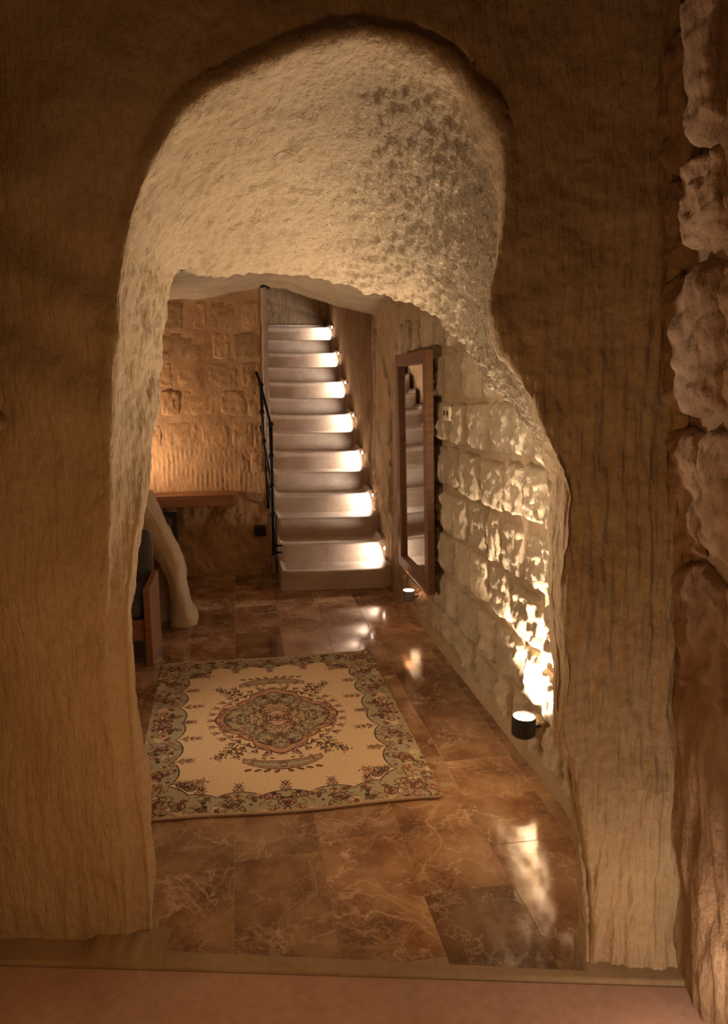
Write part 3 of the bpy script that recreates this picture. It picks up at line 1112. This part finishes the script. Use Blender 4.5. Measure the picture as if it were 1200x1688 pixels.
uplight((1.222, 2.74, 0.165), 0.053, 0.092, M['lampbody'], 'dark cylindrical uplight on the near stone wall, flooding it with light', 125, 120, (1.30, 2.74, 0.165), tilt=(0.10, -0.02))
uplight((1.215, 4.86, 0.145), 0.045, 0.080, M['lampgrey'], 'small grey uplight on the wall below the mirror', 30, 22, (1.31, 4.86, 0.145))
p = hd(lat_right(0.3) - 0.075, 1.20, 0.20)
pw = hd(lat_right(0.3) + 0.03, 1.20, 0.20)
uplight(tuple(p), 0.05, 0.09, M['lampbody'], 'uplight at the lower right edge on the rough front wall', 18, 3.4, tuple(pw), tilt=tuple(CR[:2] * 0.34 + HF[:2] * 0.08), cone=75, spill='POINT', col=(1.0, 0.74, 0.50))

# ------------------------------------------------------------------ socket plate, ceiling hook, wall box
sk = empty('wall_socket', (1.215, 4.01, 1.555))
tag(sk, 'small ivory socket plate on the stone wall beside the mirror', 'socket')
plate = MB().box((0.012, 0, 0), (0.024, 0.125, 0.085)).build('plate', M['ivory'], sk, bevel=0.006)
for dy in (-0.03, 0.03):
    MB().lathe([(0.0, 0.0), (0.017, 0.0), (0.019, 0.004)], 16).build('outlet_hole', M['dark'], plate).matrix_local = Matrix.Translation((-0.001, dy, 0)) @ Matrix.Rotation(math.pi / 2, 4, 'Y')
sk.rotation_euler = (math.radians(0), 0, 0)

c = atY(435, 474, 6.30)
hk = empty('ceiling_hook', tuple(c))
tag(hk, 'small black metal hook under the ceiling at the wall corner', 'hook')
MB().lathe([(0.0, 0.06), (0.022, 0.055), (0.022, 0.015), (0.0, 0.01)], 12).build('mount', M['iron'], hk)
MB().tube([(-0.03, -0.0, 0.0), (0.0, 0, 0.015), (0.03, 0, 0.005), (0.045, 0, -0.01)], 0.010, 8).build('arm', M['iron'], hk, smooth=True)

c = atY(429, 875, BY - 0.03)
bxo = empty('junction_box', (c[0], BY - 0.02, c[2]))
tag(bxo, 'small dark square wall box low on the back wall beside the railing', 'wall box')
MB().box((0, 0, 0), (0.105, 0.045, 0.095)).build('casing', M['dark'], bxo, bevel=0.006)
MB().box((0, -0.025, 0), (0.085, 0.008, 0.075)).build('cover', M['iron'], bxo, bevel=0.003)

# ------------------------------------------------------------------ wooden shelf on the back wall
sh = empty('wall_shelf', (-0.52, 6.22, 0.69))
tag(sh, 'reddish wooden shelf board fixed to the back wall', 'shelf')
sh_x1 = -0.04
MB().box(((-1.3 + sh_x1) / 2 + 0.52, -0.0, 0.052), (1.3 + sh_x1, 0.27, 0.10)).build('board', M['wood'], sh, bevel=0.004)
MB().box((sh_x1 + 0.52 - 0.006, -0.137, 0.052), (0.012, 0.006, 0.10)).build('end_strip', M['wood'], sh, bevel=0.001)
c = atY(243, 815, 6.17)
sb = empty('wooden_box', (c[0] + 0.0, 6.17, 0.793))
tag(sb, 'tiny wooden box standing on the shelf', 'box')
MB().box((0, 0, 0.015), (0.085, 0.07, 0.03)).build('body', M['wood'], sb, bevel=0.003)
MB().box((0, 0, 0.035), (0.090, 0.075, 0.010)).build('lid', M['frame'], sb, bevel=0.002)

# black framed picture leaning under the shelf
pf = empty('leaning_picture', (-0.72, 6.12, 0.0))
tag(pf, 'black framed panel leaning on the back wall under the shelf', 'picture')
for (x, z, sx, sz) in ((-0.155, 0.32, 0.04, 0.64), (0.155, 0.32, 0.04, 0.64)):
    MB().box((x, 0, z), (sx, 0.03, sz)).build('frame_side', M['dark'], pf, bevel=0.003)
for z in (0.02, 0.62):
    MB().box((0, 0, z), (0.27, 0.03, 0.04)).build('frame_rail', M['dark'], pf, bevel=0.003)
MB().box((0, 0.006, 0.32), (0.29, 0.008, 0.58)).build('panel', M['print'], pf)
pf.rotation_euler = (math.radians(-12), 0, 0)

# ------------------------------------------------------------------ rock buttress on the left
bt = empty('rock_buttress', (-0.9, 5.0, 0))
tag(bt, 'curved plastered rock buttress sweeping down to the floor behind the chair', 'rock')
outer_px = [(205, 775), (237, 818), (252, 845), (268, 875), (285, 905), (296, 935), (302, 965), (307, 995), (313, 1015), (325, 1030)]
inner_px = [(165, 870), (205, 885), (228, 900), (246, 915), (260, 930), (270, 948), (276, 968), (279, 990), (280, 1010), (281, 1034)]
oc = catmull([atY(x, y, 5.0) for x, y in outer_px], 60)
ic = catmull([atY(x, y, 5.0) for x, y in inner_px], 60)
oc[-1, 2] = ic[-1, 2] = 0.0
oc[:, 2] = np.maximum(oc[:, 2], -0.002)
ic[:, 2] = np.maximum(ic[:, 2], -0.002)
fo = np.linspace(0, 1, 26)
sec = []
# cross section: from the recess, round over the rib front, over the outer side to the back
mid_ = (oc + ic) / 2
ctr = [ic + np.array([0, 0.20, 0]), ic + np.array([0, 0.06, 0]), ic * 0.94 + oc * 0.06 + np.array([0, 0.0, 0]), mid_ + np.array([0, -0.035, 0]), oc * 0.9 + ic * 0.1 + np.array([0, -0.005, 0]), oc + np.array([0, 0.07, 0]), oc + np.array([0, 0.35, 0])]
G = catmull(np.array(ctr), 44).transpose(1, 0, 2)
Nn = normals(G)
G = G + Nn * (fbm(G * np.array([20, 20, 7]), 3) * 0.008 + fbm(G * 5, 2) * 0.012)[..., None]
G[..., 2] = np.maximum(G[..., 2], -0.004)
reparent_world(link('rib', grid_mesh('rib', G, flip=True), M['portal']), bt)
inf = plane_grid((HX0 + .06, 5.12, 0), (-0.50, 5.12, 0), (HX0 + .06, 5.16, 0.86), 90, 70)
topz = np.interp(inf[..., 0], mid_[:, 0], mid_[:, 2], left=0.95, right=0.0)
inf[..., 2] = inf[..., 2] / 0.86 * np.minimum(0.95, topz)
inf[..., 1] += fbm(inf * np.array([10, 1, 6]), 3) * 0.012
reparent_world(link('infill', grid_mesh('infill', inf), M['portal']), bt)

# ------------------------------------------------------------------ armchair
ac = empty('armchair', (-0.95, 4.52, 0))
tag(ac, 'low wooden armchair with grey cushions half hidden behind the left jamb', 'chair')


def cush(name, c, s, rx=0.0):
    o = MB().box((0, 0, 0), s).build(name, M['fabric'], ac, bevel=min(s) * 0.35, seg=4, smooth=True)
    o.location = c
    o.rotation_euler = (rx, 0, 0)
    return o


for sx in (0.375, -0.375):
    MB().prism([(sx - 0.02, 0), (sx + 0.02, 0), (sx + 0.02, 0.495), (sx - 0.02, 0.495)], -0.27, 0.22).build('side_panel', M['wood'], ac, bevel=0.004)
MB().box((0, -0.235, 0.235), (0.71, 0.03, 0.13)).build('apron', M['wood'], ac, bevel=0.003)
MB().box((0, 0.0, 0.285), (0.71, 0.44, 0.02)).build('seat_board', M['wood'], ac, bevel=0.002)
cush('seat_cushion', (0, -0.02, 0.37), (0.70, 0.46, 0.14))
cush('back_cushion', (0, 0.235, 0.535), (0.70, 0.10, 0.46), math.radians(-6))
MB().box((0, 0.30, 0.50), (0.71, 0.02, 0.40)).build('back_board', M['wood'], ac, bevel=0.003)
for sx in (0.33, -0.33):
    MB().box((sx, 0.285, 0.25), (0.03, 0.03, 0.50)).build('back_leg', M['wood'], ac, bevel=0.003)

# ------------------------------------------------------------------ rug
RX0, RX1, RY0, RY1 = -0.50, 0.81, 2.60, 4.25
HW, HL, RES = 65.5, 82.5, 0.36
na, nb = int(HW / RES), int(HL / RES)
A, B = np.meshgrid((np.arange(na) + 0.5) * RES, (np.arange(nb) + 0.5) * RES, indexing='ij')
CREAM = np.array([0.74, 0.56, 0.37])
SAGE = np.array([0.40, 0.355, 0.24])
DARK = np.array([0.085, 0.050, 0.042])
RED = np.array([0.23, 0.075, 0.050])
ROSE = np.array([0.50, 0.29, 0.20])
TAN = np.array([0.46, 0.33, 0.21])
OLIVE = np.array([0.16, 0.125, 0.065])
img = np.zeros((na, nb, 3)) + CREAM
pr = random.Random(12)


def put(mask, c, a=1.0):
    img[mask] = img[mask] * (1 - a) + c * a


def leaf(x, y, ln, wd, ang, c, line=DARK, lw=0.45):
    ca, sa = math.cos(ang), math.sin(ang)
    X = (A - x) * ca + (B - y) * sa
    Y = -(A - x) * sa + (B - y) * ca
    t = X / ln
    ww = wd * np.clip(4 * t * (1 - t), 0, 1) ** 0.7
    ok = (t > 0) & (t < 1)
    if line is not None:
        put(ok & (np.abs(Y) < ww + lw), line)
    put(ok & (np.abs(Y) < ww - 0.05), c)


def disc(x, y, r, c, line=DARK, lw=0.4):
    d = np.hypot(A - x, B - y)
    if line is not None:
        put(d < r + lw, line)
    put(d < r, c)


def stroke(pts, wd, c):
    pts = catmull(np.array(pts, float), 40)
    for (x0, y0), (x1, y1) in zip(pts[:-1], pts[1:]):
        dx, dy = x1 - x0, y1 - y0
        L = dx * dx + dy * dy + 1e-9
        t = np.clip(((A - x0) * dx + (B - y0) * dy) / L, 0, 1)
        put(np.hypot(A - x0 - t * dx, B - y0 - t * dy) < wd, c)


def spray(x, y, ang, ln, k=4, big=1.0):
    """flower spray growing from (x, y)"""
    ca, sa = math.cos(ang), math.sin(ang)
    stroke([(x, y), (x + ca * ln * .5 - sa * .6, y + sa * ln * .5 + ca * .6), (x + ca * ln, y + sa * ln)], 0.32, DARK)
    for i in range(k):
        f = 0.25 + 0.75 * i / max(1, k - 1)
        px, py = x + ca * ln * f, y + sa * ln * f
        for s in (-1, 1):
            a = ang + s * (1.05 - 0.45 * f)
            leaf(px, py, (2.8 - 0.8 * f) * big, 0.55 * big, a, pr.choice([ROSE, TAN, ROSE, OLIVE]), pr.choice([DARK, RED, DARK]), 0.34)
            tx, ty = px + math.cos(a) * 3.0 * big, py + math.sin(a) * 3.0 * big
            disc(tx, ty, 0.42 * big, pr.choice([DARK, RED, OLIVE]), None)
    leaf(x + ca * ln, y + sa * ln, 2.6 * big, 0.7 * big, ang, ROSE, DARK, .34)


def rosette(x, y, r):
    disc(x, y, r, TAN, DARK, 0.5)
    for i in range(7):
        a = i * 2 * math.pi / 7 + pr.random()
        disc(x + math.cos(a) * r * .62, y + math.sin(a) * r * .62, r * 0.26, pr.choice([ROSE, RED, SAGE]), DARK, 0.3)
    disc(x, y, r * 0.28, RED, DARK, 0.35)


# border
lob_s = 15.0 + 4.5 * np.abs(np.sin(np.pi * (B + 3) / 21)) ** 0.7
lob_e = 12.0 + 3.5 * np.abs(np.sin(np.pi * (A + 9) / 19)) ** 0.7
inset = np.maximum(A - (HW - lob_s), B - (HL - lob_e))
corner = np.hypot(np.maximum(0, HW - 8 - A), np.maximum(0, HL - 6 - B))
inset = np.maximum(inset, 21 - corner - 2)
put(inset > 0, DARK)
put(inset > 0.75, SAGE)
wave = np.sin(A * 0.42 + 2 * np.sin(B * 0.23)) + np.sin(B * 0.36 + 1.7 * np.sin(A * 0.31))
put((inset > 3) & (wave > 0.95), TAN, 0.6)
put((inset > 7) & (wave < -1.05), CREAM, 0.75)
put((np.maximum(A - (HW - 4.5), B - (HL - 3.6)) > 0) & (np.sin(A * .9) * np.sin(B * .9) > -0.2), TAN, 0.55)
for k in range(240):
    if pr.random() < 0.6:
        x, y = HW - pr.uniform(0.5, 17), pr.uniform(0, HL)
    else:
        x, y = pr.uniform(0, HW), HL - pr.uniform(0.5, 14)
    ii, jj = min(na - 1, int(x / RES)), min(nb - 1, int(y / RES))
    if inset[ii, jj] < 1.2:
        continue
    a = pr.uniform(0, 6.28)
    t = pr.random()
    if t < 0.38:
        leaf(x, y, pr.uniform(2.2, 4.6), pr.uniform(0.4, 0.9), a, pr.choice([ROSE, TAN, RED, CREAM, OLIVE]), pr.choice([DARK, RED, OLIVE]), 0.34)
    elif t < 0.80:
        c, s = math.cos(a), math.sin(a)
        L = pr.uniform(2.5, 5)
        bend = pr.choice([-1, 1]) * pr.uniform(1.2, 2.6)
        stroke([(x, y), (x + c * L * .5 - s * bend, y + s * L * .5 + c * bend), (x + c * L, y + s * L), (x + c * L * .8 + s * bend * .8, y + s * L * .8 - c * bend * .8)], 0.30, pr.choice([DARK, DARK, RED, OLIVE]))
    else:
        disc(x, y, pr.uniform(0.5, 1.0), pr.choice([RED, ROSE, DARK]), DARK, .3)
for y in (0, 24, 48, 70):
    rosette(HW - 9.0, y + 3, 3.0)
for x in (0, 21, 43):
    rosette(x + 1, HL - 6.5, 2.6)
rosette(HW - 11, HL - 10, 3.6)
# sprays from the border into the field
for y, L in ((0, 5), (18, 8), (39, 5.5), (58, 6.5)):
    spray(HW - 17.0, y, math.pi, L, 3)
for x, L in ((0, 6), (20, 5.5), (36, 5)):
    spray(x, HL - 14.0, -math.pi / 2, L, 3)
spray(HW - 20, HL - 19, math.pi * 1.18, 10, 4, 1.25)
rosette(HW - 25, HL - 20, 1.9)
rosette(HW - 21, HL - 23, 1.6)

# medallion
A0, B0 = A, B
A, B = A / 1.20, B / 1.10
rad = np.hypot(A / 27.0, B / 34.0)
ang = np.arctan2(B / 34.0, A / 27.0)
rr = rad / (0.84 + 0.10 * np.cos(4 * ang) + 0.05 * np.abs(np.cos(8 * ang)))
for y in np.linspace(0, math.pi / 2, 9):
    spray(24 * math.cos(y) * 0.95, 30 * math.sin(y) * 0.92, math.atan2(math.sin(y) * 1.1, math.cos(y)), 4.5, 2, 0.95)
spray(17, 24, 0.95, 12, 4, 1.2)
spray(15, 26, 1.25, 8, 3, 1.0)
put(rr < 1.0, RED * .6 + DARK * .4)
put(rr < 0.965, ROSE)
put(rr < 0.86, DARK)
put(rr < 0.835, SAGE)
put(rr < 0.52, DARK)
put(rr < 0.495, TAN)
put(rr < 0.26, RED * .7)
put(rr < 0.24, ROSE * 0.7 + CREAM * .3)
for k in range(120):
    a, r = pr.uniform(0, math.pi / 2), math.sqrt(pr.random()) * 0.82
    x, y = 26 * r * math.cos(a), 32 * r * math.sin(a)
    t = pr.random()
    if t < 0.5:
        c, s = math.cos(a * 3 + k), math.sin(a * 3 + k)
        stroke([(x, y), (x + c * 1.5 - s, y + s * 1.5 + c), (x + c * 2.6, y + s * 2.6)], 0.27, pr.choice([DARK, DARK, RED, OLIVE]))
    elif t < 0.8:
        leaf(x, y, pr.uniform(1.6, 2.8), 0.45, pr.uniform(0, 6.28), pr.choice([ROSE, TAN, RED]), DARK, .28)
    else:
        disc(x, y, 0.6, pr.choice([RED, ROSE, CREAM]), DARK, .3)
rosette(0, 0, 3.2)
# s-curves flanking the tips and the crescent pendants
stroke([(10, 26), (6.5, 28.5), (5, 32), (7, 34.5)], 0.9, DARK)
stroke([(10, 26), (6.5, 28.5), (5, 32), (7, 34.5)], 0.45, ROSE)
stroke([(21, 10), (23.5, 8), (22, 5), (24, 2.5)], 0.9, DARK)
stroke([(21, 10), (23.5, 8), (22, 5), (24, 2.5)], 0.45, ROSE)
cres = np.abs(B - (42.5 - 0.018 * A ** 2)) - 3.0 * np.clip(1 - (A / 15) ** 2, 0, 1) ** 0.5
inx = A < 15
put(inx & (cres < 0.6), DARK)
put(inx & (cres < 0), ROSE)
put(inx & (cres < -0.9), DARK)
put(inx & (cres < -1.3), SAGE)
disc(13.5, 38.6, 1.7, ROSE, DARK)
disc(0, 42.5, 1.2, ROSE, DARK)
for x in (1.5, 5, 8.5, 12):
    leaf(x, 46.4 - x * .12, 3.0, 0.5, 0.4 + 1.0 / (1 + x), RED, DARK, .3)
    leaf(x + 1.5, 37.5, 2.2, 0.4, -0.7, ROSE, DARK, .3)
A, B = A0, B0
# little mottling of the pile
img *= (1 + 0.10 * fbm(np.stack([A * .9, B * .9, A * 0], -1), 3))[..., None]
img = np.clip(img, 0.01, 1)
full = np.concatenate([img[::-1], img], 0)
full = np.concatenate([full[:, ::-1], full], 1)
nx, ny = full.shape[:2]
gx = np.linspace(0, 1, nx + 1)
gy = np.linspace(0, 1, ny + 1)
GX, GY = np.meshgrid(gx, gy, indexing='ij')
rx = RX0 + GX * (RX1 - RX0)
ry = RY0 + GY * (RY1 - RY0)
# the rug lies a little askew and its sides are not quite straight
rx = rx + 0.012 * np.sin(GY * 5) * (GX < 2) * (1 - GX) + (GX - .5) * 0.0
ry = ry - 0.05 * (GX - 0.5) * (1 - GY) + 0.01 * np.sin(GX * 9)
e = np.minimum(np.minimum(GX, 1 - GX) * 131, np.minimum(GY, 1 - GY) * 165)
rz = 0.011 * np.clip(e / 1.2, 0, 1) ** 0.5 + 0.0015 * pn(np.stack([rx * 6, ry * 6, rx * 0], -1)) + 0.001 + 0.03 * np.clip(1 - np.hypot((1 - GX) * 131, (1 - GY) * 165) / 6, 0, 1)
ru = empty('area_rug', (0.155, 3.425, 0))
tag(ru, 'cream floral rug with sage border and central medallion on the marble floor', 'rug')
rme = grid_mesh('pile', np.stack([rx, ry, rz], -1))
ca = rme.color_attributes.new('weave', 'FLOAT_COLOR', 'CORNER')
cols = np.concatenate([full.reshape(-1, 3), np.ones((nx * ny, 1))], 1)
cols = np.repeat(cols, 4, axis=0).astype(np.float32)
ca.data.foreach_set('color', cols.ravel())
kk = NT('rug_wool')
vc = kk.n('ShaderNodeVertexColor', layer_name='weave')
kk.l(vc.outputs[0], kk.b.inputs['Base Color'])
kk.b.inputs['Roughness'].default_value = 0.97
kk.b.inputs['Specular IOR Level'].default_value = 0.05
tcn = kk.n('ShaderNodeTexCoord')
wn = kk.n('ShaderNodeTexNoise', i_Scale=260.0, i_Detail=2.0)
kk.l(tcn.outputs['Object'], wn.inputs['Vector'])
bb = kk.n('ShaderNodeBump', i_Strength=0.5, i_Distance=0.003)
kk.l(wn.outputs[0], bb.inputs['Height'])
kk.l(bb.outputs[0], kk.b.inputs['Normal'])
reparent_world(link('pile', rme, kk.m), ru)
M['cord'] = mat_plain('rug_cord', (0.50, 0.37, 0.26), 0.95, var=0.2, scale=200, bump=0.4)
for j in (0, ny):
    pts = [(rx[i, j], ry[i, j], 0.008 + (0.03 * max(0, 1 - (1 - gx[i]) * 131 / 6) if j else 0)) for i in range(0, nx + 1, 7)]
    reparent_world(MB().tube(pts, 0.007, 6).build('edge_binding', M['cord'], smooth=True), ru)
